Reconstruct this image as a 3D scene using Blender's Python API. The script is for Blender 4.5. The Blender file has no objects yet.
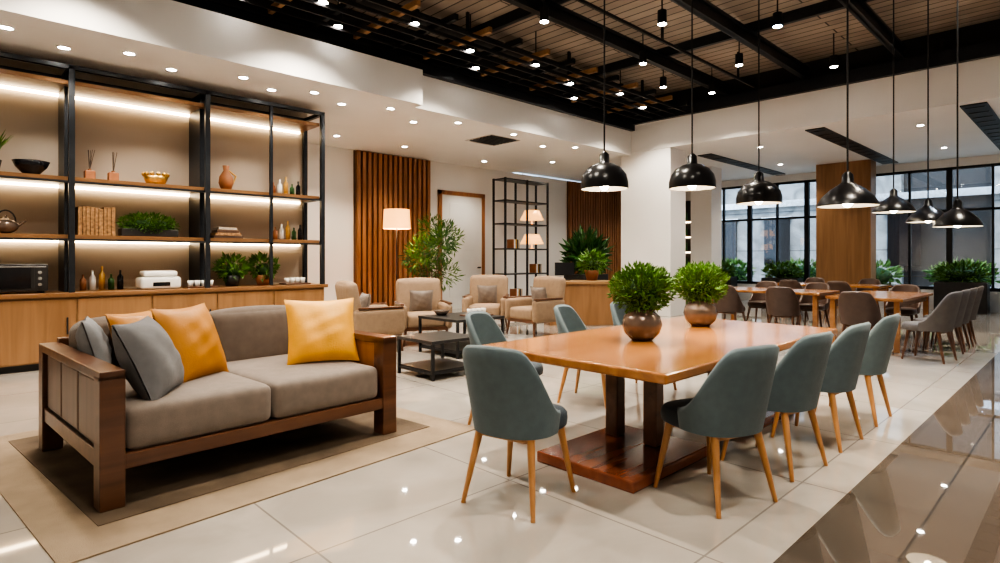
import bpy, bmesh, math, random
from mathutils import Vector, Matrix, Euler
random.seed(7)
C=bpy.context.scene.collection
PI=math.pi
try:
    bpy.context.scene.view_settings.look='AgX - High Contrast'
    bpy.context.scene.view_settings.exposure=0.2
except Exception as e: print('look',e)
# ------------------------------------------------------------------ materials
def newmat(name):
    m=bpy.data.materials.new(name); m.use_nodes=True
    nt=m.node_tree; b=nt.nodes['Principled BSDF']; return m,nt,b
def solid(name,col,rough=.5,metal=0,nscale=0,namt=.15,bump=0,bscale=200,coat=0,sheen=0):
    m,nt,b=newmat(name)
    b.inputs['Base Color'].default_value=(*col,1); b.inputs['Roughness'].default_value=rough
    b.inputs['Metallic'].default_value=metal
    b.inputs['Coat Weight'].default_value=coat; b.inputs['Sheen Weight'].default_value=sheen
    tc=nt.nodes.new('ShaderNodeTexCoord')
    if nscale:
        n=nt.nodes.new('ShaderNodeTexNoise'); n.inputs['Scale'].default_value=nscale; n.inputs['Detail'].default_value=5
        r=nt.nodes.new('ShaderNodeValToRGB')
        r.color_ramp.elements[0].position=.3; r.color_ramp.elements[1].position=.7
        r.color_ramp.elements[0].color=(*[c*(1-namt) for c in col],1)
        r.color_ramp.elements[1].color=(*[min(1,c*(1+namt)) for c in col],1)
        nt.links.new(tc.outputs['Object'],n.inputs['Vector']); nt.links.new(n.outputs['Fac'],r.inputs['Fac'])
        nt.links.new(r.outputs['Color'],b.inputs['Base Color'])
    if bump:
        n2=nt.nodes.new('ShaderNodeTexNoise'); n2.inputs['Scale'].default_value=bscale; n2.inputs['Detail'].default_value=2
        bp=nt.nodes.new('ShaderNodeBump'); bp.inputs['Strength'].default_value=bump; bp.inputs['Distance'].default_value=.01
        nt.links.new(tc.outputs['Object'],n2.inputs['Vector']); nt.links.new(n2.outputs['Fac'],bp.inputs['Height'])
        nt.links.new(bp.outputs['Normal'],b.inputs['Normal'])
    return m
def wood(name,c1,c2,axis=0,rough=.35,scale=9,coat=0):
    m,nt,b=newmat(name); b.inputs['Roughness'].default_value=rough; b.inputs['Coat Weight'].default_value=coat
    b.inputs['Coat Roughness'].default_value=.12
    tc=nt.nodes.new('ShaderNodeTexCoord'); mp=nt.nodes.new('ShaderNodeMapping')
    s=[scale]*3; s[axis]=scale*.07; mp.inputs['Scale'].default_value=s
    n=nt.nodes.new('ShaderNodeTexNoise'); n.inputs['Scale'].default_value=1.6; n.inputs['Detail'].default_value=7; n.inputs['Distortion'].default_value=.6
    r=nt.nodes.new('ShaderNodeValToRGB'); r.color_ramp.elements[0].position=.32; r.color_ramp.elements[1].position=.68
    r.color_ramp.elements[0].color=(*c1,1); r.color_ramp.elements[1].color=(*c2,1)
    nt.links.new(tc.outputs['Object'],mp.inputs['Vector']); nt.links.new(mp.outputs['Vector'],n.inputs['Vector'])
    nt.links.new(n.outputs['Fac'],r.inputs['Fac']); nt.links.new(r.outputs['Color'],b.inputs['Base Color'])
    return m
def emit(name,col,st):
    m,nt,b=newmat(name); b.inputs['Base Color'].default_value=(*col,1)
    b.inputs['Emission Color'].default_value=(*col,1); b.inputs['Emission Strength'].default_value=st; return m
def brickmat(name,c1,c2,cm,w,h,mort,rough,off=0,axes=None,nz=.0,bump=0,rot=0,ior=1.5,nsc=1.3,coarse=.35):
    m,nt,b=newmat(name)
    tc=nt.nodes.new('ShaderNodeTexCoord'); mp=nt.nodes.new('ShaderNodeMapping')
    mp.inputs['Rotation'].default_value=(0,0,rot) if axes is None else axes
    br=nt.nodes.new('ShaderNodeTexBrick'); br.offset=off; br.squash=1
    br.inputs['Scale'].default_value=1; br.inputs['Brick Width'].default_value=w; br.inputs['Row Height'].default_value=h
    br.inputs['Mortar Size'].default_value=mort; br.inputs['Mortar Smooth'].default_value=0
    br.inputs['Color1'].default_value=(*c1,1); br.inputs['Color2'].default_value=(*c2,1); br.inputs['Mortar'].default_value=(*cm,1)
    nt.links.new(tc.outputs['Object'],mp.inputs['Vector']); nt.links.new(mp.outputs['Vector'],br.inputs['Vector'])
    n=nt.nodes.new('ShaderNodeTexNoise'); n.inputs['Scale'].default_value=nsc; n.inputs['Detail'].default_value=8; n.inputs['Distortion'].default_value=1.2
    nt.links.new(tc.outputs['Object'],n.inputs['Vector'])
    mx=nt.nodes.new('ShaderNodeMix'); mx.data_type='RGBA'; mx.blend_type='MULTIPLY'; mx.inputs[0].default_value=nz
    r=nt.nodes.new('ShaderNodeValToRGB'); r.color_ramp.elements[0].position=.35; r.color_ramp.elements[1].position=.65
    r.color_ramp.elements[0].color=(coarse,coarse*.98,coarse*.95,1)
    nt.links.new(n.outputs['Fac'],r.inputs['Fac'])
    nt.links.new(br.outputs['Color'],mx.inputs[6]); nt.links.new(r.outputs['Color'],mx.inputs[7])
    nt.links.new(mx.outputs[2],b.inputs['Base Color'])
    b.inputs['Roughness'].default_value=rough; b.inputs['IOR'].default_value=ior
    return m
M={}
M['tile']=brickmat('polished_tile',(.41,.375,.33),(.45,.41,.36),(.25,.225,.20),1.2,1.2,.005,.03,nz=.28,ior=2.0)
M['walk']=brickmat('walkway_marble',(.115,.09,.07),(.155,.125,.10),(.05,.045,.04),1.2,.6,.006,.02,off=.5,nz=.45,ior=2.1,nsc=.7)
M['plank']=brickmat('ceiling_planks',(.33,.275,.225),(.46,.385,.32),(.06,.05,.04),6.0,.2,.012,.6,off=.5,nz=.3,rot=PI/2)
M['white']=solid('white_paint',(.77,.75,.72),.6,nscale=1.5,namt=.02)
M['cream']=solid('cream_paint',(.47,.40,.32),.6,nscale=1.5,namt=.03)
M['creamr']=solid('cream_wall_paint',(.66,.61,.54),.6,nscale=1.5,namt=.03)
M['black']=solid('black_metal',(.012,.012,.013),.5,0,nscale=20,namt=.2)
M['pblack']=solid('pendant_black_enamel',(.006,.006,.007),.28,0,nscale=20,namt=.1)
M['steel']=solid('dark_blue_steel',(.020,.023,.028),.4,.2,nscale=20,namt=.2)
M['blackwall']=solid('black_void_paint',(.03,.028,.026),.8,nscale=3)
M['charcoal']=solid('charcoal_laminate',(.03,.028,.027),.4,nscale=8)
M['oak']=wood('oak_veneer',(.28,.155,.07),(.38,.225,.11),0,.35,6)
M['shelfw']=wood('shelf_board_wood',(.18,.088,.036),(.27,.138,.06),0,.35,6)
M['oakz']=wood('oak_vertical',(.25,.13,.056),(.35,.19,.088),2,.4,6)
M['slat']=wood('cedar_slat',(.24,.10,.04),(.38,.175,.075),2,.4,7)
M['tabletop']=wood('honey_tabletop',(.29,.12,.04),(.47,.22,.083),0,.18,4,.35)
M['leg']=wood('ash_leg',(.36,.17,.065),(.48,.245,.10),2,.3,10)
M['walnut']=wood('walnut_dark',(.085,.036,.018),(.16,.07,.034),0,.3,7,.3)
M['walnutz']=wood('walnut_panel',(.10,.055,.036),(.155,.09,.06),2,.35,7,.2)
M['honeyarm']=wood('chestnut_arm',(.24,.095,.035),(.36,.16,.06),2,.3,6,.3)
M['cherry']=wood('cherry_base',(.17,.048,.022),(.26,.08,.035),0,.2,6,.4)
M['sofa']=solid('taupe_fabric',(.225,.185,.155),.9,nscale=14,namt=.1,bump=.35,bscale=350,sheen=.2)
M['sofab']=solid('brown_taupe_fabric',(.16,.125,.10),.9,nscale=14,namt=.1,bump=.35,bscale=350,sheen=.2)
M['greyp']=solid('grey_cushion_fabric',(.165,.165,.17),.9,nscale=16,namt=.1,bump=.35,bscale=350,sheen=.2)
M['lgrey']=solid('pale_grey_fabric',(.24,.25,.26),.9,nscale=16,namt=.1,bump=.35,bscale=350)
M['orange']=solid('amber_satin',(.80,.40,.045),.42,nscale=9,namt=.08,bump=.2,bscale=120)
M['orange2']=solid('ochre_satin',(.50,.215,.028),.45,nscale=9,namt=.08,bump=.2,bscale=120)
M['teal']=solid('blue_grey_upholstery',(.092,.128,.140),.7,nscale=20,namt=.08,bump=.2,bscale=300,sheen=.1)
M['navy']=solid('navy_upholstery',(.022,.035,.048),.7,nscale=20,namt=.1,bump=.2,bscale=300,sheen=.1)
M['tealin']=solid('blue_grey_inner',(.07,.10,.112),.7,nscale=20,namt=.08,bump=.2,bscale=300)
M['leather']=solid('brown_leather',(.085,.052,.038),.4,nscale=12,namt=.12,bump=.15,bscale=90)
M['greyup']=solid('warm_grey_upholstery',(.135,.12,.11),.7,nscale=14,namt=.1,bump=.2,bscale=300)
M['beige']=solid('beige_upholstery',(.31,.215,.14),.85,nscale=14,namt=.08,bump=.25,bscale=300)
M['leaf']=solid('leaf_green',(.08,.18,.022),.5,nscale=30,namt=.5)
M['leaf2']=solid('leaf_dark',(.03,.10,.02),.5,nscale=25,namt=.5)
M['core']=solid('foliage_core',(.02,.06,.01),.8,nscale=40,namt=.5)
M['soil']=solid('soil',(.04,.025,.015),.9,nscale=40)
M['bronze']=solid('bronze_glaze',(.21,.16,.13),.25,.55,nscale=6,namt=.25)
M['terra']=solid('terracotta',(.30,.12,.05),.6,nscale=10)
M['gold']=solid('brass',(.75,.48,.16),.3,.9,nscale=20)
M['ceramic']=solid('white_ceramic',(.8,.78,.74),.25,nscale=5,namt=.03)
M['silver']=solid('steel_grey',(.6,.6,.6),.25,.9,nscale=10)
M['rugo']=solid('rug_tan',(.32,.245,.17),.95,nscale=5,namt=.12,bump=.6,bscale=260)
M['rugi']=solid('rug_brown',(.15,.11,.075),.95,nscale=3,namt=.35,bump=.6,bscale=260)
M['paper']=solid('book_covers',(.36,.20,.09),.7,nscale=30,namt=.5)
M['doorw']=solid('door_white',(.72,.72,.70),.4,nscale=3,namt=.03)
M['concrete']=brickmat('stone_facade',(.22,.23,.235),(.32,.33,.33),(.12,.12,.12),1.6,.9,.02,.7,off=.5,nz=.7,axes=(PI/2,0,PI/2))
M['pave']=solid('paving',(.35,.35,.34),.8,nscale=2)
M['led']=emit('led_warm',(1,.78,.50),11)
M['lampshade']=emit('lampshade_glow',(1,.48,.15),1.5)
M['down']=emit('downlight_disc',(1,.95,.87),70)
M['cool']=emit('cool_spot_disc',(.35,.58,1),160)
M['bulb']=emit('bulb',(1,.88,.7),30)
M['inner']=solid('pendant_inner',(.78,.74,.66),.4,nscale=5,namt=.02)
M['screen']=solid('dark_glass',(.01,.01,.012),.08,nscale=4)
m,nt,b=newmat('window_glass'); M['glass']=m
tr=nt.nodes.new('ShaderNodeBsdfTransparent'); gl=nt.nodes.new('ShaderNodeBsdfGlossy'); gl.inputs['Roughness'].default_value=.02
mxs=nt.nodes.new('ShaderNodeMixShader'); mxs.inputs[0].default_value=.06; out=nt.nodes['Material Output']
nt.links.new(tr.outputs[0],mxs.inputs[1]); nt.links.new(gl.outputs[0],mxs.inputs[2]); nt.links.new(mxs.outputs[0],out.inputs[0])
# ------------------------------------------------------------------ builder
class B:
    def __init__(s): s.v=[];s.f=[];s.mi=[];s.sm=[];s.m=[]
    def mat(s,k):
        if k not in s.m: s.m.append(k)
        return s.m.index(k)
    def raw(s,vs,fs,k,smooth=False,T=None):
        o=len(s.v); i=s.mat(k)
        s.v+= [tuple(T@Vector(p)) for p in vs] if T is not None else [tuple(p) for p in vs]
        for f in fs: s.f.append([a+o for a in f]); s.mi.append(i); s.sm.append(smooth)
    def bm(s,bm,k,T=None,smooth=False):
        bm.verts.index_update()
        s.raw([v.co.copy() for v in bm.verts],[[v.index for v in f.verts] for f in bm.faces],k,smooth,T); bm.free()
    def box(s,a,b,k,bev=0,seg=2,T=None,smooth=False):
        bm=bmesh.new(); bmesh.ops.create_cube(bm,size=1)
        c=[(a[i]+b[i])/2 for i in range(3)]; d=[abs(b[i]-a[i]) for i in range(3)]
        for v in bm.verts: v.co=Vector([v.co[i]*d[i]+c[i] for i in range(3)])
        if bev: bmesh.ops.bevel(bm,geom=list(bm.edges),offset=min(bev,min(d)*.45),segments=seg,affect='EDGES',profile=.5)
        s.bm(bm,k,T,smooth)
    def cyl(s,p0,p1,r0,r1,k,n=16,caps=True,T=None):
        p0=Vector(p0);p1=Vector(p1);d=(p1-p0).normalized()
        u=d.orthogonal().normalized();w=d.cross(u)
        vs=[]
        for p,r in((p0,r0),(p1,r1)):
            for i in range(n):
                a=2*PI*i/n; vs.append(p+u*math.cos(a)*r+w*math.sin(a)*r)
        fs=[[i,(i+1)%n,n+(i+1)%n,n+i] for i in range(n)]
        s.raw(vs,fs,k,True,T)
        if caps: s.raw(vs,[list(range(n))[::-1],list(range(n,2*n))],k,False,T)
    def lathe(s,pr,c,k,n=32,T=None):
        vs=[];fs=[]
        for r,z in pr:
            for i in range(n):
                a=2*PI*i/n; vs.append((c[0]+r*math.cos(a),c[1]+r*math.sin(a),c[2]+z))
        for j in range(len(pr)-1):
            for i in range(n):
                fs.append([j*n+i,j*n+(i+1)%n,(j+1)*n+(i+1)%n,(j+1)*n+i])
        s.raw(vs,fs,k,True,T)
    def soft(s,size,k,T,r=.05,puff=.02,n=12):
        hs=Vector(size)/2
        bm=bmesh.new(); bmesh.ops.create_cube(bm,size=2)
        bmesh.ops.subdivide_edges(bm,edges=list(bm.edges),cuts=n,use_grid_fill=True)
        for v in bm.verts:
            p=v.co.copy()
            q=Vector([math.copysign(1-(1-abs(c))**1.7,c) for c in p])
            g=Vector([q[i]*hs[i] for i in range(3)])
            cc=Vector([max(-(hs[i]-r),min(hs[i]-r,g[i])) for i in range(3)])
            d=g-cc
            if d.length>1e-6:
                g=cc+d.normalized()*r
            g.z+=math.copysign(puff*(1-q.x**2)*(1-q.y**2),p.z) if abs(p.z)>.999 else 0
            g.y+=math.copysign(puff*.5*(1-q.x**2)*(1-q.z**2),p.y) if abs(p.y)>.999 else 0
            v.co=g
        s.bm(bm,k,T,True)
    def pillow(s,w,h,t,k,T,n=18):
        vs=[];fs=[]
        for sd in(1,-1):
            o=len(vs)
            for j in range(n+1):
                for i in range(n+1):
                    x=-1+2*i/n;y=-1+2*j/n
                    z=t/2*(max(0,1-abs(x)**2.4)*max(0,1-abs(y)**2.4))**.55
                    X=x*(1-.08*(1-y*y));Y=y*(1-.08*(1-x*x))
                    z+=.007*math.sin(7*x+3*y)*(1-x*x)*(1-y*y)+.004*math.sin(13*y-5*x)*(1-x*x)*(1-y*y)
                    vs.append((X*w/2,Y*h/2,sd*(z+.003)))
            for j in range(n):
                for i in range(n):
                    q=[o+j*(n+1)+i,o+j*(n+1)+i+1,o+(j+1)*(n+1)+i+1,o+(j+1)*(n+1)+i]
                    fs.append(q if sd>0 else q[::-1])
        s.raw(vs,fs,k,True,T)
    def leaves(s,n,c,rad,size,k,lo=.55,up=.3,wd=.38):
        vs=[];fs=[]
        for _ in range(n):
            d=Vector([random.gauss(0,1) for _ in range(3)]).normalized()
            r=random.uniform(lo,1)**.6
            p=Vector(c)+Vector([d[i]*rad[i]*r for i in range(3)])
            g=(d+Vector([random.uniform(-.7,.7) for _ in range(3)])+Vector((0,0,up))).normalized()
            sd=g.cross(Vector([random.gauss(0,1) for _ in range(3)])).normalized()
            L=size*random.uniform(.7,1.3);W=L*wd
            nn=g.cross(sd)*W*.25
            o=len(vs); vs+=[p,p+g*L*.45+sd*W/2+nn,p+g*L,p+g*L*.45-sd*W/2+nn]
            fs+=[[o,o+1,o+2],[o,o+2,o+3]]
        s.raw(vs,fs,k,False)
    def ball(s,c,rad,k,sub=3,noise=.0):
        bm=bmesh.new(); bmesh.ops.create_icosphere(bm,subdivisions=sub,radius=1)
        for v in bm.verts:
            f=1+random.uniform(-noise,noise); v.co=Vector([c[i]+v.co[i]*rad[i]*f for i in range(3)])
        s.bm(bm,k,None,True)
    def mesh(s,name):
        me=bpy.data.meshes.new(name); me.from_pydata([tuple(p) for p in s.v],[],s.f)
        for k in s.m: me.materials.append(M[k])
        me.polygons.foreach_set('material_index',s.mi); me.polygons.foreach_set('use_smooth',s.sm)
        me.update(); return me
    def obj(s,name,loc=(0,0,0),rz=0,me=None):
        return place(s.mesh(name),name,loc,rz)
def place(me,name,loc=(0,0,0),rz=0):
    o=bpy.data.objects.new(name,me); o.location=loc; o.rotation_euler=(0,0,rz); C.objects.link(o); return o
def TR(loc,rx=0,ry=0,rz=0): return Matrix.Translation(loc)@Euler((rx,ry,rz)).to_matrix().to_4x4()
def sbox(name,a,b,k,bev=0):
    x=B(); x.box(a,b,k,bev); return x.obj(name)
# ------------------------------------------------------------------ room shell
sbox('floor',(-2,.97,-.1),(18,11.5,0),'tile')
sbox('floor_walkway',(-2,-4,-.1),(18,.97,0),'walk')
sbox('wall_left',(-2.2,-4,0),(-2,11.5,5),'white')
sbox('wall_front',(-2.2,-4.2,0),(18.2,-4,5),'white')
sbox('wall_back',(4.4,11.5,0),(18.2,11.7,3.7),'white')
sbox('wall_shelf',(-2,9.16,0),(4.4,11.7,3.7),'cream')
x=B(); x.box((-2,7.6,3.7),(11.6,11.7,4.25),'white'); x.box((-2,7.38,3.7),(5.45,7.6,4.25),'white'); x.obj('ceiling_lowered')
sbox('wall_upper_back',(-2,7.75,4.25),(11.8,7.9,5.1),'blackwall')
sbox('ceiling',(-2.2,-4.2,5.0),(12,7.9,5.1),'plank')
sbox('ceiling_far',(11.6,-4,3.75),(18.2,11.7,4.45),'white')
sbox('wall_upper_right',(11.8,-4,4.45),(12,7.9,5.1),'blackwall')
sbox('column_white',(11.62,6.6,0),(12.3,7.9,3.75),'white',.01)
sbox('column_white_slim',(14.8,7.2,0),(15.4,7.8,3.75),'white',.01)
sbox('column_wood_clad',(16.6,3.95,0),(17.1,5.2,3.75),'oakz',.01)
x=B(); x.box((11.5,-4,4.38),(11.6,7.6,4.6),'steel'); x.box((-2,7.5,4.25),(11.6,7.6,4.4),'steel'); x.obj('trim_perimeter_steel')
x=B()
for y in (5.3,3.8,2.3,.8,-.7,-2.2):
    x.box((-2,y-.05,4.62),(11.6,y+.05,4.66),'steel');x.box((-2,y-.05,4.8),(11.6,y+.05,4.84),'steel');x.box((-2,y-.012,4.62),(11.6,y+.012,4.84),'steel')
for X in (0.2,3.2,6.2,9.2): x.box((X-.04,-4,4.84),(X+.04,7.75,5.0),'steel')
x.obj('ceiling_beams')
x=B()
for i in range(6): x.box((-2,6.15+i*.27,4.42),(11.5,6.18+i*.27,4.47),'black')
for i in range(22): x.box((-1.9+i*.62,5.95,4.47),(-1.84+i*.62,7.5,4.55),'black' if i%2 else 'oak')
for i in range(6): x.box((-1.5+i*2.4,6.6,4.56),(-1.46+i*2.4,6.64,5.0),'black')
x.obj('ceiling_grille')
x=B(); x.box((2,4.5,4.5),(11,4.53,4.54),'black')
for i in range(4): x.box((2.5+i*2.6,4.5,4.54),(2.53+i*2.6,4.53,5.0),'black')
x.obj('lighting_track')
x=B(); x.cyl((-2,6.9,4.78),(11.5,6.9,4.78),.1,.1,'black'); x.obj('ceiling_duct')
for i,(Y,a) in enumerate(((6.5,13.0),(3.75,11.9),(1.4,11.8))):
    q=B(); q.box((a,Y-.17,3.73),(17.6,Y+.17,3.75),'black')
    for j in range(12): q.box((a+.2+j*.45,Y-.13,3.72),(a+.24+j*.45,Y+.13,3.73),'charcoal')
    q.obj('ceiling_vent')
q=B(); q.box((7.7,8.2,3.69),(8.5,9.0,3.7),'silver')
for j in range(7): q.box((7.76,8.26+j*.1,3.68),(8.44,8.31+j*.1,3.69),'black')
q.obj('air_grille')
def slatpanel(x0,x1,z1):
    q=B(); q.box((x0,11.46,0),(x1,11.5,z1),'walnutz'); n=int((x1-x0)/.13)
    for i in range(n):
        X=x0+(i+.5)*(x1-x0)/n; q.box((X-.042,11.38,0),(X+.042,11.46,z1),'slat')
    q.obj('wall_slat_panel')
slatpanel(6.6,8.66,3.68); slatpanel(14.0,16.9,3.68)
q=B(); q.box((8.95,11.44,0),(9.05,11.5,3.0),'slat'); q.box((10.4,11.44,0),(10.5,11.5,3.0),'slat'); q.box((8.95,11.44,2.9),(10.5,11.5,3.0),'slat')
q.box((9.05,11.46,0),(10.4,11.5,2.9),'doorw'); q.box((9.3,11.45,.3),(10.15,11.465,1.3),'doorw',.01); q.box((9.3,11.45,1.5),(10.15,11.465,2.7),'doorw',.01)
q.cyl((10.28,11.38,1.05),(10.28,11.46,1.05),.02,.02,'black'); q.box((10.18,11.37,1.03),(10.3,11.39,1.06),'black')
q.obj('door_1')
sbox('baseboard_back',(4.4,11.47,0),(6.58,11.5,.12),'white')
q=B(); q.box((18,9.2,0),(18.2,11.5,3.75),'creamr'); q.box((18,-4,0),(18.2,9.2,.5),'white'); q.box((18,-4,3.55),(18.2,9.2,3.75),'white'); q.obj('wall_right')
q=B()
q.box((17.9,9.3,0),(18,10.5,3.2),'charcoal')
for z in(1,1.5,2,2.5):
    q.box((17.65,9.35,z),(17.9,10.45,z+.04),'oak'); q.box((17.85,9.4,z-.03),(17.89,10.4,z-.0),'led')
    for j in range(8): q.cyl((17.77,9.5+j*.12,z+.04),(17.77,9.5+j*.12,z+.3),.035,.02,'terra' if j%2 else 'leaf2',10)
q.box((17.4,9.3,0),(17.9,10.5,.95),'oak'); q.obj('bar_shelf')
for i in range(8):
    y0=-4+i*1.65;q=B()
    q.box((18.02,y0,.5),(18.14,y0+.06,3.55),'black'); q.box((18.02,y0+1.59,.5),(18.14,y0+1.65,3.55),'black'); q.box((18.03,y0+.80,.58),(18.13,y0+.85,3.5),'black')
    q.box((18.02,y0,.5),(18.14,y0+1.65,.58),'black'); q.box((18.02,y0,3.49),(18.14,y0+1.65,3.55),'black'); q.box((18.03,y0,2.45),(18.13,y0+1.65,2.51),'black')
    q.box((18.07,y0+.05,.55),(18.09,y0+1.6,3.5),'glass'); q.obj('window_%d'%(i+1))
# exterior
sbox('ground_outside',(18.2,-12,-.1),(34,24,0),'pave')
q=B(); q.box((25,-12,0),(26,2.5,7),'concrete'); q.box((25,5,0),(26,24,7),'concrete'); q.box((25.4,2.5,0),(26,5,7),'charcoal')
for i in range(16): 
    if i!=6: q.box((24.9,-11+i*2.2,1.0),(25,-10+i*2.2,2.9),'screen'); q.box((24.85,-11.1+i*2.2,2.9),(25,-9.9+i*2.2,3.0),'silver')
for z in (3.4,6): q.box((24.8,-12,z),(25,24,z+.25),'silver')
q.obj('neighbour_building')
q=B(); 
for i in range(9):
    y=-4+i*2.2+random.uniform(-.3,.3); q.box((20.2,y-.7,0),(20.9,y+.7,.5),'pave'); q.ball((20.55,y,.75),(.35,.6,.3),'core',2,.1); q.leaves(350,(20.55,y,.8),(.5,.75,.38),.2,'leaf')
q.obj('outdoor_hedge')
for i,y in enumerate((8.3,6.4,2.3,.9)):
    q=B(); q.box((17.3,y-.5,0),(17.75,y+.5,.72),'charcoal',.01); q.box((17.33,y-.47,.71),(17.72,y+.47,.73),'soil')
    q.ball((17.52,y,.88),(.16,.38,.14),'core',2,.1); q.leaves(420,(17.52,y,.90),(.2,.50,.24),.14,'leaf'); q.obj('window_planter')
# ------------------------------------------------------------------ shelving unit
FY=8.5;BY=9.1
q=B()
px=(-.4,1.13,2.64,4.33)
t=.03
for X in px:
    for Y in (FY,BY): q.box((X-t,Y-t,.86),(X+t,Y+t,3.58),'steel')
    q.box((X-t,FY,3.54),(X+t,BY,3.59),'steel')
    q.box((X-t,FY,2.21),(X+t,BY,2.25),'steel'); q.box((X-t,FY,1.52),(X+t,BY,1.56),'steel')
for X in (1.13,2.64): q.box((X-.05,8.66,.88),(X+.05,9.14,3.52),'steel')
for Y in(FY,BY):
    q.box((-1.2,Y-t,3.54),(4.36,Y+t,3.59),'steel')
for z in (1.54,2.23): q.box((-1.2,FY-.02,z-.035),(4.33,FY+.02,z-.01),'steel')
for z in (1.54,2.23,3.38):
    q.box((-1.2,8.54,z-.01),(4.3,9.15,z+.04),'shelfw'); q.box((-1.1,9.11,z-.045),(4.25,9.15,z-.012),'led')
q.box((3.5,FY-.02,.9),(3.54,FY+.02,3.55),'steel')
q.box((-1.2,8.5,.08),(4.36,9.14,.84),'oak'); q.box((-1.2,8.55,0),(4.3,9.1,.08),'charcoal')
for i in range(7): q.box((-1.18+i*.79,8.475,.1),(-.41+i*.79,8.5,.82),'oakz',.004); q.box((-.5+i*.79,8.455,.4),(-.485+i*.79,8.475,.6),'black')
q.box((-1.2,8.44,.84),(4.4,9.15,.89),'shelfw',.005)
q.obj('shelving_unit')
def onshelf(name,fn,loc,rz=0):
    q=B(); fn(q); return q.obj(name,loc,rz)
S1=1.582;S2=2.272;S0=.892
onshelf('decorative_bowl',lambda q:(q.lathe([(.0,0),(.07,0),(.08,.02),(.15,.1),(.18,.17),(.17,.17),(.13,.09),(0,.04)],(0,0,0),'screen')),(.78,8.78,S2))
def vase(q,k='terra',h=.2,r=.07,neck=.025):
    q.lathe([(0,0),(r*.6,0),(r,h*.3),(r*.9,h*.55),(neck,h*.8),(neck*1.3,h),(neck,h),(0,h*.8)],(0,0,0),k)
def vasetw(q): 
    q.box((-.055,-.055,0),(.055,.055,.12),'terra',.012); q.cyl((0,0,.12),(0,0,.14),.02,.02,'terra')
    for i in range(5): q.cyl((0,0,.12),(random.uniform(-.05,.05),random.uniform(-.05,.05),.38),.005,.003,'bronze',6)
for X in(1.35,1.6): onshelf('twig_vase',vasetw,(X,8.78,S2))
def basket(q):
    q.lathe([(0,0),(.1,0),(.13,.06),(.15,.12),(.14,.12),(.1,.02)],(0,0,0),'gold')
    for i in range(12): a=i*PI/6; q.ball((.14*math.cos(a),.14*math.sin(a),.14),(.03,.03,.03),'gold',1)
onshelf('brass_basket',basket,(2.08,8.78,S2))
def ewer(q):
    vase(q,'terra',.36,.1,.035); q.cyl((.03,0,.3),(.14,0,.22),.012,.012,'gold',8); q.cyl((.14,0,.22),(.09,0,.1),.012,.012,'gold',8)
onshelf('ceramic_ewer',ewer,(2.98,8.78,S2))
def books(q):
    X=0
    for i in range(9):
        w=random.uniform(.035,.05);h=random.uniform(.33,.36); q.box((X,-.11,0),(X+w-.004,.11,h),'paper',.003); X+=w
onshelf('book_row',books,(1.22,8.8,S1))
def books2(q):
    for i in range(4): q.box((-.2+.02*i,-.12,i*.04),(.2-.03*i,.12,i*.04+.037),['leather','paper','walnutz','cream'][i],.003)
onshelf('book_stack',books2,(2.98,8.78,S1))
def boxplant(q):
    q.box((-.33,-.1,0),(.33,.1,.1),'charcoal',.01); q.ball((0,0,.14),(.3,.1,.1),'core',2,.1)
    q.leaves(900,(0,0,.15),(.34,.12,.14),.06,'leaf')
onshelf('planter_box_greens',boxplant,(2.0,8.78,S1))
def bushpot(q,s=1,k='ceramic'):
    q.lathe([(0,0),(.08*s,0),(.12*s,.16*s),(.11*s,.16*s),(.1*s,.13*s),(0,.13*s)],(0,0,0),k)
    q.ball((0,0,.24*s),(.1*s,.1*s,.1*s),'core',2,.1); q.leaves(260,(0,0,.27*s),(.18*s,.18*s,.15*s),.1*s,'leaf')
onshelf('potted_herb',lambda q:bushpot(q,1.0,'charcoal'),(3.05,8.75,S0)); onshelf('potted_herb',lambda q:bushpot(q,1.0,'terra'),(3.5,8.75,S0))
def oven(q):
    q.box((-.3,-.2,.02),(.3,.22,.34),'charcoal',.015); q.box((-.27,-.21,.06),(.14,-.2,.3),'screen'); q.box((.17,-.21,.06),(.27,-.2,.3),'charcoal')
    q.box((-.28,-.215,.30),(.28,-.2,.315),'silver')
    for a in(-.25,.25):
        for c in(-.15,.17): q.cyl((a,c,0),(a,c,.02),.02,.02,'black',8)
    for i in range(3): q.cyl((.22,-.225,.1+.07*i),(.22,-.21,.1+.07*i),.02,.02,'silver',10)
onshelf('microwave_oven',oven,(.62,8.78,S0))
def rice(q):
    q.box((-.24,-.16,0),(.24,.16,.16),'ceramic',.04,4,None,True); q.box((-.2,-.13,.16),(.2,.13,.24),'ceramic',.03,3,None,True); q.box((-.1,-.165,.04),(.1,-.155,.09),'screen')
onshelf('bread_maker',rice,(2.1,8.72,S0))
def bottles(q):
    for i in range(5):
        X=i*.1; h=.2+.05*(i%3); k=['terra','ceramic','gold','leaf2','screen'][i]
        q.lathe([(0,0),(.035,0),(.035,h*.65),(.012,h*.8),(.012,h),(0,h)],(X,0,0),k,14)
onshelf('bottle_group',bottles,(1.3,8.9,S0)); onshelf('bottle_group',bottles,(3.75,8.9,S1)); onshelf('bottle_group',bottles,(3.72,8.9,S2))
def tray(q):
    q.box((-.2,-.13,0),(.2,.13,.02),'walnut',.005)
    for i in range(4): q.lathe([(0,0),(.03,0),(.04,.08),(.035,.08),(0,.01)],(-.13+i*.085,0,.02),'ceramic',14)
onshelf('cup_tray',tray,(2.6,8.64,S0)); onshelf('cup_tray',tray,(4.0,8.75,S0))
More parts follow.
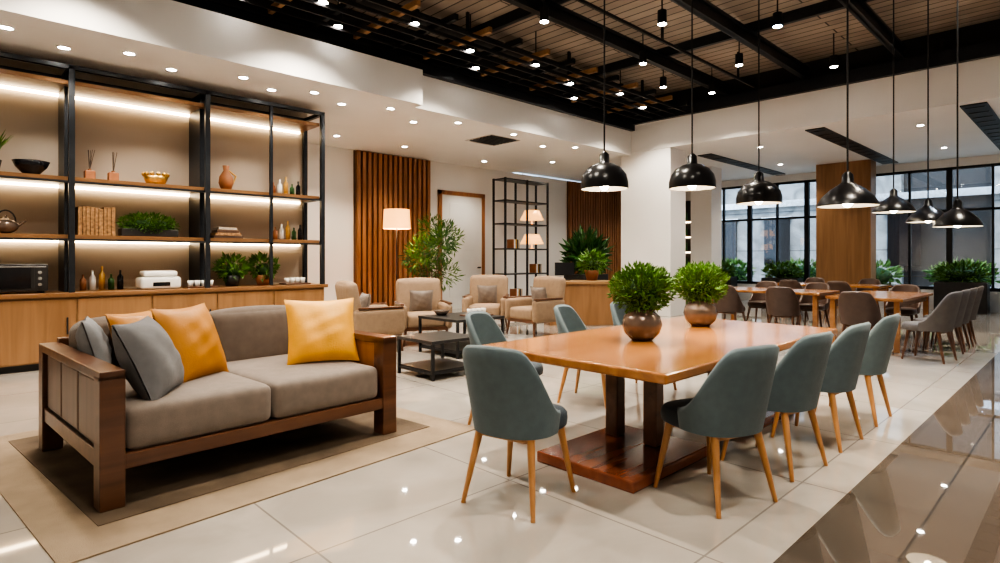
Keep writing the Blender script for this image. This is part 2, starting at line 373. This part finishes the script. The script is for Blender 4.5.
def teapot(q):
    q.ball((0,0,.09),(.12,.12,.09),'bronze',3); q.cyl((.09,0,.08),(.18,0,.16),.02,.012,'bronze',10)
    q.lathe([(.05,.165),(.03,.185),(.01,.19),(.015,.21),(0,.215)],(0,0,0),'bronze',16)
    for i in range(8):
        a=i*PI/8;b_=(i+1)*PI/8; q.cyl((.09*math.cos(a),0,.14+.13*math.sin(a)),(.09*math.cos(b_),0,.14+.13*math.sin(b_)),.008,.008,'black',8)
onshelf('teapot',teapot,(.55,8.78,S1))
def fern(q,s=1):
    q.lathe([(0,0),(.07,0),(.1,.15),(.09,.15),(0,.12)],(0,0,0),'screen')
    for i in range(26):
        a=random.uniform(0,2*PI); l=random.uniform(.18,.34); tip=Vector((math.cos(a)*l*.7,math.sin(a)*l*.7,.15+l)); sd=Vector((-math.sin(a),math.cos(a),0))*.015
        m_=tip*.5+Vector((0,0,.1)); q.raw([Vector((0,0,.12))-sd*.4,Vector((0,0,.12))+sd*.4,m_+sd,m_-sd,tip],[[0,1,2,3],[3,2,4]],'leaf')
onshelf('spiky_plant',fern,(.42,8.78,S2))
# ------------------------------------------------------------------ sofa
q=B(); L=1.86;D=1.50
for y in (0,D-.12): q.box((0,y,0),(.115,y+.12,.69),'walnut',.006)
q.box((0,0,.66),(.115,D,.71),'walnut',.006); q.box((.01,.1,.2),(.11,D-.1,.29),'walnut',.004)
pw=(D-.24-.04)/3
for i in range(3):
    y0=.14+i*pw; q.box((.02,y0,.3),(.09,y0+pw-.02,.65),'walnutz',.012); 
q.box((.03,.12,.29),(.08,D-.12,.66),'black')
for y in (0,D-.12): q.box((L-.12,y,0),(L,y+.12,.69),'walnut',.006)
q.box((L-.12,0,.66),(L,D,.71),'walnut',.006); q.box((L-.11,.05,.2),(L-.01,D-.05,.665),'honeyarm',.005)
q.box((.1,.01,.19),(L-.1,.07,.27),'walnut',.006); q.box((.1,D-.07,.19),(L-.1,D,.74),'walnut',.006); q.box((.1,.05,.2),(L-.1,D-.05,.26),'charcoal')
q.box((L*.62,.5,0),(L*.62+.07,.57,.2),'walnut')
w=(L-.25)/2
for i in range(2):
    cx=.12+w*(i+.5)
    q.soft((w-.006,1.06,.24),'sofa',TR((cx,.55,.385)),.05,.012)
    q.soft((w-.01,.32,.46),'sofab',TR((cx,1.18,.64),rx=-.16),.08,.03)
q.pillow(.50,.50,.24,'greyp',TR((.33,.34,.70),rx=1.15,rz=.95))
q.pillow(.40,.40,.15,'lgrey',TR((.20,.98,.71),rx=1.3,rz=1.3))
q.pillow(.52,.52,.2,'orange2',TR((.66,.62,.73),rx=1.2,rz=.6))
q.pillow(.40,.40,.17,'orange2',TR((.46,.98,.74),rx=1.2,rz=.5))
q.pillow(.52,.52,.2,'orange',TR((1.54,.50,.74),rx=1.1,rz=-.40))
q.obj('sofa',(.58,3.5,.012),.065)
q=B(); q.box((0,0,0),(2.6,2.5,.008),'rugo'); q.box((.22,.3,.008),(2.38,2.3,.012),'rugi'); q.obj('area_rug',(.36,3.03,0),.10)
# ------------------------------------------------------------------ dining chair
def chairmesh(name,shell,seat,leg,inner=None,h=.85):
    q=B(); nt_=34
    rows=[]
    for i in range(nt_+1):
        t=-1+2*i/nt_; ang=t*math.radians(101)
        u_=max(0,min(1,(abs(t)-.30)/.70)); ss=u_*u_*(3-2*u_)
        zt=.485+(h-.485)*(1-ss)-.012*(abs(t)/.3)**2*(1-ss)
        zb=.385
        e=1-abs(t)**10*.7
        th=.021*e
        lp=[]
        def pt(z,off):
            f=(z-.395)/.45
            a=.215+.055*f+off; b_=.205+.095*f+off
            se=.86
            sx=math.copysign(abs(math.sin(ang))**se,math.sin(ang)); cy=math.copysign(abs(math.cos(ang))**se,math.cos(ang))
            return Vector((a*sx,-b_*cy+.01,z))
        K=8
        for k in range(K): lp.append(pt(zb+(zt-zb)*k/K,th))
        lp.append(pt(zt-.006,th*.95)); lp.append(pt(zt+.012,0)); lp.append(pt(zt-.006,-th*.95))
        for k in range(K-1,-1,-1): lp.append(pt(zb+(zt-zb)*k/K,-th))
        rows.append(lp)
    n=len(rows[0]); vs=[p for r in rows for p in r]; fo=[];fi=[]
    for i in range(nt_):
        for k in range(n):
            f=[i*n+k,(i+1)*n+k,(i+1)*n+(k+1)%n,i*n+(k+1)%n]
            (fo if k<10 else fi).append(f)
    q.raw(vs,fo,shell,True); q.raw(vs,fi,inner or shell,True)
    q.raw(rows[0],[list(range(n))],shell); q.raw(rows[-1],[list(range(n))[::-1]],shell)
    pv=[];pf=[];N=40;prof=[(0,.0),(.9,.0),(.985,.012),(1,.04),(.985,.072),(.93,.09),(.6,.102),(0,.105)]
    for r_,z_ in prof:
        for i in range(N):
            a=2*PI*i/N; c=math.cos(a);s_=math.sin(a); e_=.55 if s_>0 else .9
            X=.218*math.copysign(abs(c)**(.7),c) if s_>0 else .205*math.copysign(abs(c)**(.8),c)
            Y=(.29 if s_>0 else .195)*math.copysign(abs(s_)**e_,s_)+.01
            pv.append((X*r_,Y*r_,.375+z_))
    for j in range(len(prof)-1):
        for i in range(N): pf.append([j*N+i,j*N+(i+1)%N,(j+1)*N+(i+1)%N,(j+1)*N+i])
    q.raw(pv,pf,seat,True)
    for sx in(-1,1):
        for sy in(-1,1):
            q.cyl((sx*.155,sy*.155+.03,.40),(sx*.215,sy*.225+.02,0),.023,.012,leg,12)
    for sy in (-1,1): q.cyl((-.15,sy*.15+.03,.36),(.15,sy*.15+.03,.36),.014,.014,leg,8)
    return q.mesh(name)
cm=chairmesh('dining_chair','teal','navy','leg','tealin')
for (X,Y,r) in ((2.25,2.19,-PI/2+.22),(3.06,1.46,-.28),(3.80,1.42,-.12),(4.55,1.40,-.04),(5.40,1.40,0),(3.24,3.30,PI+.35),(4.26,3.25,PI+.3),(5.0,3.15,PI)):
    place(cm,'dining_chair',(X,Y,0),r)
q=B(); q.box((2.6,1.5,.665),(5.32,2.88,.72),'tabletop',.012,3); q.box((2.8,1.7,.62),(5.12,2.68,.666),'walnut')
for a in(2.74,4.25):
    q.box((a,1.78,0),(a+.9,2.5,.07),'cherry',.01)
    for b2 in (2.0,2.3): q.box((a+.6,b2,.07),(a+.7,b2+.10,.63),'walnut',.01)
q.obj('dining_table')
def bigbush(s=1):
    q=B(); q.lathe([(0,0),(.07,0),(.12,.05),(.14,.11),(.125,.17),(.085,.205),(.095,.22),(.08,.22),(.07,.2),(0,.19)],(0,0,0),'bronze')
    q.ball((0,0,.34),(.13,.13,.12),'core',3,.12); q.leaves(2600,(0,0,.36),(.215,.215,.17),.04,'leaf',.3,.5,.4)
    for i in range(14): a=i*.45; q.cyl((0,0,.19),(.12*math.cos(a),.12*math.sin(a),.36),.004,.003,'leaf2',5)
    return q
bm1=bigbush().mesh('potted_boxwood'); place(bm1,'potted_boxwood',(3.57,2.25,.72)); place(bm1,'potted_boxwood',(4.67,2.37,.72),1.3)
# ------------------------------------------------------------------ pendants
def pendant(X,Y,z,w,cone=False,zt=5.0):
    q=B(); r=w/2
    if cone: pr=[(r,0),(r*.99,.012),(r*.84,.06),(r*.56,.11),(r*.30,.14),(r*.2,.155),(r*.18,.205),(r*.08,.225)]
    else: pr=[(r,0),(r,.05),(r*.93,.10),(r*.72,.15),(r*.42,.18),(r*.22,.19),(r*.2,.25),(r*.08,.27)]
    q.lathe(pr,(0,0,0),'pblack',40); q.lathe([(a*.97,b_*.96) for a,b_ in pr[:5]]+[(0,pr[4][1]*.96)],(0,0,0),'inner',40)
    q.ball((0,0,.035),(.035,.035,.045),'bulb',2); q.cyl((0,0,.07),(0,0,.14),.018,.018,'black',10)
    q.cyl((0,0,.22),(0,0,zt-z),.006,.006,'black',8); q.cyl((0,0,zt-z-.03),(0,0,zt-z),.05,.05,'black',16)
    o=q.obj('pendant_lamp',(X,Y,z))
    l=bpy.data.lights.new('pendant_bulb','SPOT'); l.energy=34; l.color=(1,.82,.6); l.spot_size=2.3; l.spot_blend=.6; l.shadow_soft_size=.04
    lo=bpy.data.objects.new('bulb_light',l); C.objects.link(lo); lo.parent=o; lo.location=(0,0,-.012)
for p in ((3.47,2.50,1.80,.34),(4.2,2.2,1.84,.35),(4.97,2.0,1.76,.36)): pendant(*p)
pendant(4.28,1.15,1.64,.36,True)
for p in ((6.6,1.38,1.74,.36),(6.9,1.16,1.65,.36),(6.06,.82,1.56,.34)): pendant(*p,True)
# ------------------------------------------------------------------ lounge
def armchair():
    q=B()
    q.soft((.56,.6,.2),'beige',TR((0,.05,.36)),.05,.02)
    q.soft((.72,.16,.68),'beige',TR((0,-.32,.63),rx=.16),.07,.02)
    for s in(-1,1):
        q.soft((.11,.72,.36),'beige',TR((s*.34,.0,.42)),.05,.01); q.box((s*.36-.03,-.3,.6),(s*.36+.03,.34,.63),'walnut',.01)
        for y in(-.3,.3): q.cyl((s*.3,y,.28),(s*.34,y*1.12,0),.025,.015,'walnut',10)
    q.box((-.33,-.32,.22),(.33,.34,.28),'walnut',.01)
    q.pillow(.38,.38,.14,'sofa',TR((.0,-.12,.62),rx=1.35))
    return q.mesh('armchair')
am=armchair()
place(am,'armchair',(4.42,7.2,0),-PI/2-.25); place(am,'armchair',(5.35,7.25,0),PI-.45); place(am,'armchair',(7.15,7.75,0),PI*.72); place(am,'armchair',(7.35,6.75,0),PI*.48)
def cofftable(w,d,h,extra):
    q=B(); q.box((-w/2,-d/2,h-.035),(w/2,d/2,h),'charcoal',.004)
    for a in(-1,1):
        for c in(-1,1): q.box((a*(w/2-.02)-.015,c*(d/2-.02)-.015,0),(a*(w/2-.02)+.015,c*(d/2-.02)+.015,h-.03),'black')
    for a in(-1,1):
        q.box((-w/2+.02,a*(d/2-.02)-.012,.06),(w/2-.02,a*(d/2-.02)+.012,.085),'black'); q.box((a*(w/2-.02)-.012,-d/2+.02,.06),(a*(w/2-.02)+.012,d/2-.02,.085),'black')
    q.box((-w/2+.03,-d/2+.03,.085),(w/2-.03,d/2-.03,.1),'charcoal')
    return q
cofftable(.66,.66,.42,0).obj('coffee_table',(4.05,5.2,0)); cofftable(.85,.85,.5,0).obj('coffee_table',(5.2,6.15,0))
onshelf('bowl',lambda q:q.lathe([(0,0),(.06,0),(.12,.07),(.11,.07),(0,.02)],(0,0,0),'bronze'),(5.05,6.4,.501)); onshelf('cup_tray',tray,(5.35,6.0,.501))
q=B(); q.cyl((0,0,0),(0,0,.03),.16,.16,'black',24); q.cyl((0,0,.03),(0,0,2.2),.012,.012,'black',10); q.lathe([(.27,1.88),(.25,2.26)],(0,0,0),'lampshade'); q.lathe([(.0,2.24),(.25,2.26)],(0,0,0),'lampshade')
lamp=q.obj('floor_lamp',(6.52,9.69,0))
l=bpy.data.lights.new('floor_lamp_bulb','POINT'); l.energy=40; l.color=(1,.65,.35); l.shadow_soft_size=.06; lo=bpy.data.objects.new('bulb_light',l); C.objects.link(lo); lo.parent=lamp; lo.location=(0,0,1.8)
q=B(); q.lathe([(0,0),(.14,0),(.2,.2),(.19,.38),(.17,.38),(0,.34)],(0,0,0),'charcoal')
for i in range(9):
    a=i*.9; tp=Vector((.34*math.cos(a),.34*math.sin(a),.95+.12*i)); q.cyl((.04*math.cos(a),.04*math.sin(a),.34),tp,.015,.007,'walnut',6)
    q.leaves(190,tp,(.3,.3,.3),.15,'leaf2' if i%2 else 'leaf',.2,.3,.2)
q.obj('indoor_tree',(7.55,9.9,0))
q=B()
for a in(-.75,0,.75):
    for c in(-.2,.2): q.box((a-.02,c-.02,0),(a+.02,c+.02,3.2),'black')
for z in(.3,.9,1.5,2.1,2.65,3.16):
    q.box((-.75,-.21,z),(.75,.21,z+.03),'charcoal')
for z,a in((1.53,-.4),(.93,.4),(.33,-.3)):
    for i in range(5): q.box((a+i*.05,-.1,z),(a+.04+i*.05,.1,z+.22),['terra','ceramic','gold','leather','cream'][i])
for a,z in((.38,2.13),(.38,1.53)): q.lathe([(.0,0),(.08,0),(.02,.02),(.02,.12),(.30,.12),(.18,.36),(0,.36)],(a,0,z),'lampshade',20)
q.obj('display_rack',(10.3,9.9,0),0)
q=B(); q.box((-.62,-.35,.0),(.62,.35,.8),'oakz',.006); q.box((-.66,-.39,.8),(.66,.39,.85),'oak',.006)
q.obj('reception_desk',(9.1,7.2,0),-PI/4+.1)
onshelf('potted_fern',lambda q:bushpot(q,1.3,'terra'),(9.5,7.15,.85))
onshelf('desk_monitor',lambda q:(q.box((-.1,-.07,0),(.1,.07,.015),'black'),q.cyl((0,0,.01),(0,0,.12),.015,.015,'black'),q.box((-.2,-.02,.1),(.2,.01,.36),'screen',.005)),(9.0,7.45,.85),-.6)
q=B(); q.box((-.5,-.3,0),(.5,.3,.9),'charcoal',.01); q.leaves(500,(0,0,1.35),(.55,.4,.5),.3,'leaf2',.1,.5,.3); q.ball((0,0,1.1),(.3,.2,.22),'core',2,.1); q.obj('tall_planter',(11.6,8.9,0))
# ------------------------------------------------------------------ second dining group
bm2=chairmesh('leather_chair','leather','leather','walnut','leather',.84)
gm=chairmesh('grey_side_chair','greyup','greyup','walnut','greyup',.88)
def table2(a,b_,k='oak'):
    q=B(); q.box((a[0],a[1],.70),(b_[0],b_[1],.745),'tabletop',.008)
    for X in(a[0]+.08,b_[0]-.08):
        for Y in(a[1]+.08,b_[1]-.08): q.box((X-.035,Y-.035,0),(X+.035,Y+.035,.70),'tabletop',.004)
    q.box((a[0]+.08,a[1]+.06,.62),(b_[0]-.08,a[1]+.09,.7),'tabletop'); q.box((a[0]+.08,b_[1]-.09,.62),(b_[0]-.08,b_[1]-.06,.7),'tabletop')
    q.obj('long_table')
table2((9.35,1.85),(11.4,2.8)); table2((10.05,3.1),(11.1,5.0)); table2((13.2,3.0),(14.2,5.2))
for X,Y,r in ((9.15,2.3,-PI/2),(9.8,3.55,-PI/2+.1),(9.8,4.45,-PI/2),(11.35,3.6,PI/2),(11.35,4.5,PI/2),(12.95,3.6,-PI/2),(12.95,4.5,-PI/2),(14.4,3.5,PI/2),(14.4,4.6,PI/2),(11.6,2.3,PI/2)):
    place(bm2,'leather_chair',(X,Y,0),r)
for X,Y,r in ((9.1,1.5,-.15),(9.75,1.5,-.05),(10.4,1.5,0),(11.05,1.5,.05)): place(gm,'grey_side_chair',(X,Y,0),r)
q=B(); q.box((-.3,-.02,0),(.3,.02,.4),'paper'); q.box((-.25,-.025,.05),(.25,-.02,.35),'ceramic'); q.obj('wall_picture',(15.6,11.35,1.5))
# ------------------------------------------------------------------ lights
dm=B(); dm.lathe([(.075,0),(.075,-.012),(.055,-.012),(.055,-.004)],(0,0,0),'white',24); dm.lathe([(.055,-.004),(0,-.004)],(0,0,0),'down',24); dmesh=dm.mesh('recessed_downlight')
def spot(parent,e,col,size=2.2,loc=(0,0,-.06),rad=.06,blend=.7):
    l=bpy.data.lights.new('spot','SPOT'); l.energy=e; l.color=col; l.spot_size=size; l.spot_blend=blend; l.shadow_soft_size=rad
    lo=bpy.data.objects.new('spot_light',l); C.objects.link(lo); lo.parent=parent; lo.location=loc
W=(1,.90,.77)
for X,Y in ((-.9,8.15),(1.02,8.2),(2.12,8.2),(3.4,8.2),(4.5,8.2),(6,8.4),(7.2,10.4),(9.3,8.3),(9.7,10.6),(11,9.5),(5.6,10.4)):
    o=place(dmesh,'recessed_downlight',(X,Y,3.70)); spot(o,100,W,1.9)
for X in (0.5,1.6,2.9,3.9,5.2,6.6,8,9.9): place(dmesh,'recessed_downlight',(X,7.9,3.70))
for X,Y in ((13,2.3),(13,5.2),(13.2,9.5),(16,2.4),(15.8,5.8),(16,9.5),(13,-1.5),(16,-1.5)):
    o=place(dmesh,'recessed_downlight',(X,Y,3.75)); spot(o,95,W)
def tmesh(k):
    q=B(); q.cyl((0,0,0),(0,0,.18),.06,.06,'black',20); q.cyl((0,0,-.003),(0,0,.001),.054,.054,k,20); q.cyl((0,0,.18),(0,0,.55),.01,.01,'black',8); return q.mesh('track_spotlight')
tm=tmesh('down'); tc_=tmesh('cool')
for X in (1,3.4,5.8,8.2,10.6):
    for Y in (-2.6,.2,2.9,5.0,6.5):
        cool=(X,Y) in ((8.2,2.9),(8.2,.2))
        o=place(tc_ if cool else tm,'track_spotlight',(X,Y+.15,4.45))
        wide=X<3 or Y>4  # unseen spots around the camera are added as wide-cone base fill
        spot(o,(205 if wide else 340) if not cool else 260,W if not cool else (.72,.84,1),2.2 if wide else 1.35,(0,0,-.05),.05,.5)
for X,Y in ((2.2,6.45),(4.6,6.4),(7.0,6.4),(9.4,6.4),(3.9,7.2),(6.4,7.2),(2.6,7.2),(9,7.2),(7.0,4.1),(9.4,4.1),(7,1.9),(9.6,5.6),(4.6,4.1)):
    place(tm,'track_spotlight',(X,Y,4.45))
sl=bpy.data.lights.new('sun','SUN'); sl.energy=3.5; sl.angle=.02; sl.color=(1,.96,.9); so=bpy.data.objects.new('sun',sl); C.objects.link(so)
so.rotation_euler=Vector((-.55,-.25,.8)).to_track_quat('Z','Y').to_euler()
w=bpy.data.worlds.new('World'); bpy.context.scene.world=w; w.use_nodes=True
bg=w.node_tree.nodes['Background']; bg.inputs[0].default_value=(.56,.76,1,1); bg.inputs[1].default_value=4.2
cd=bpy.data.cameras.new('Camera'); cd.lens=20.88; cd.sensor_width=36; cd.shift_y=-.0235; cd.clip_end=200
co=bpy.data.objects.new('Camera',cd); C.objects.link(co); co.location=(0,0,1.3); co.rotation_euler=(PI/2,0,-math.atan2(.695,.719))
bpy.context.scene.camera=co
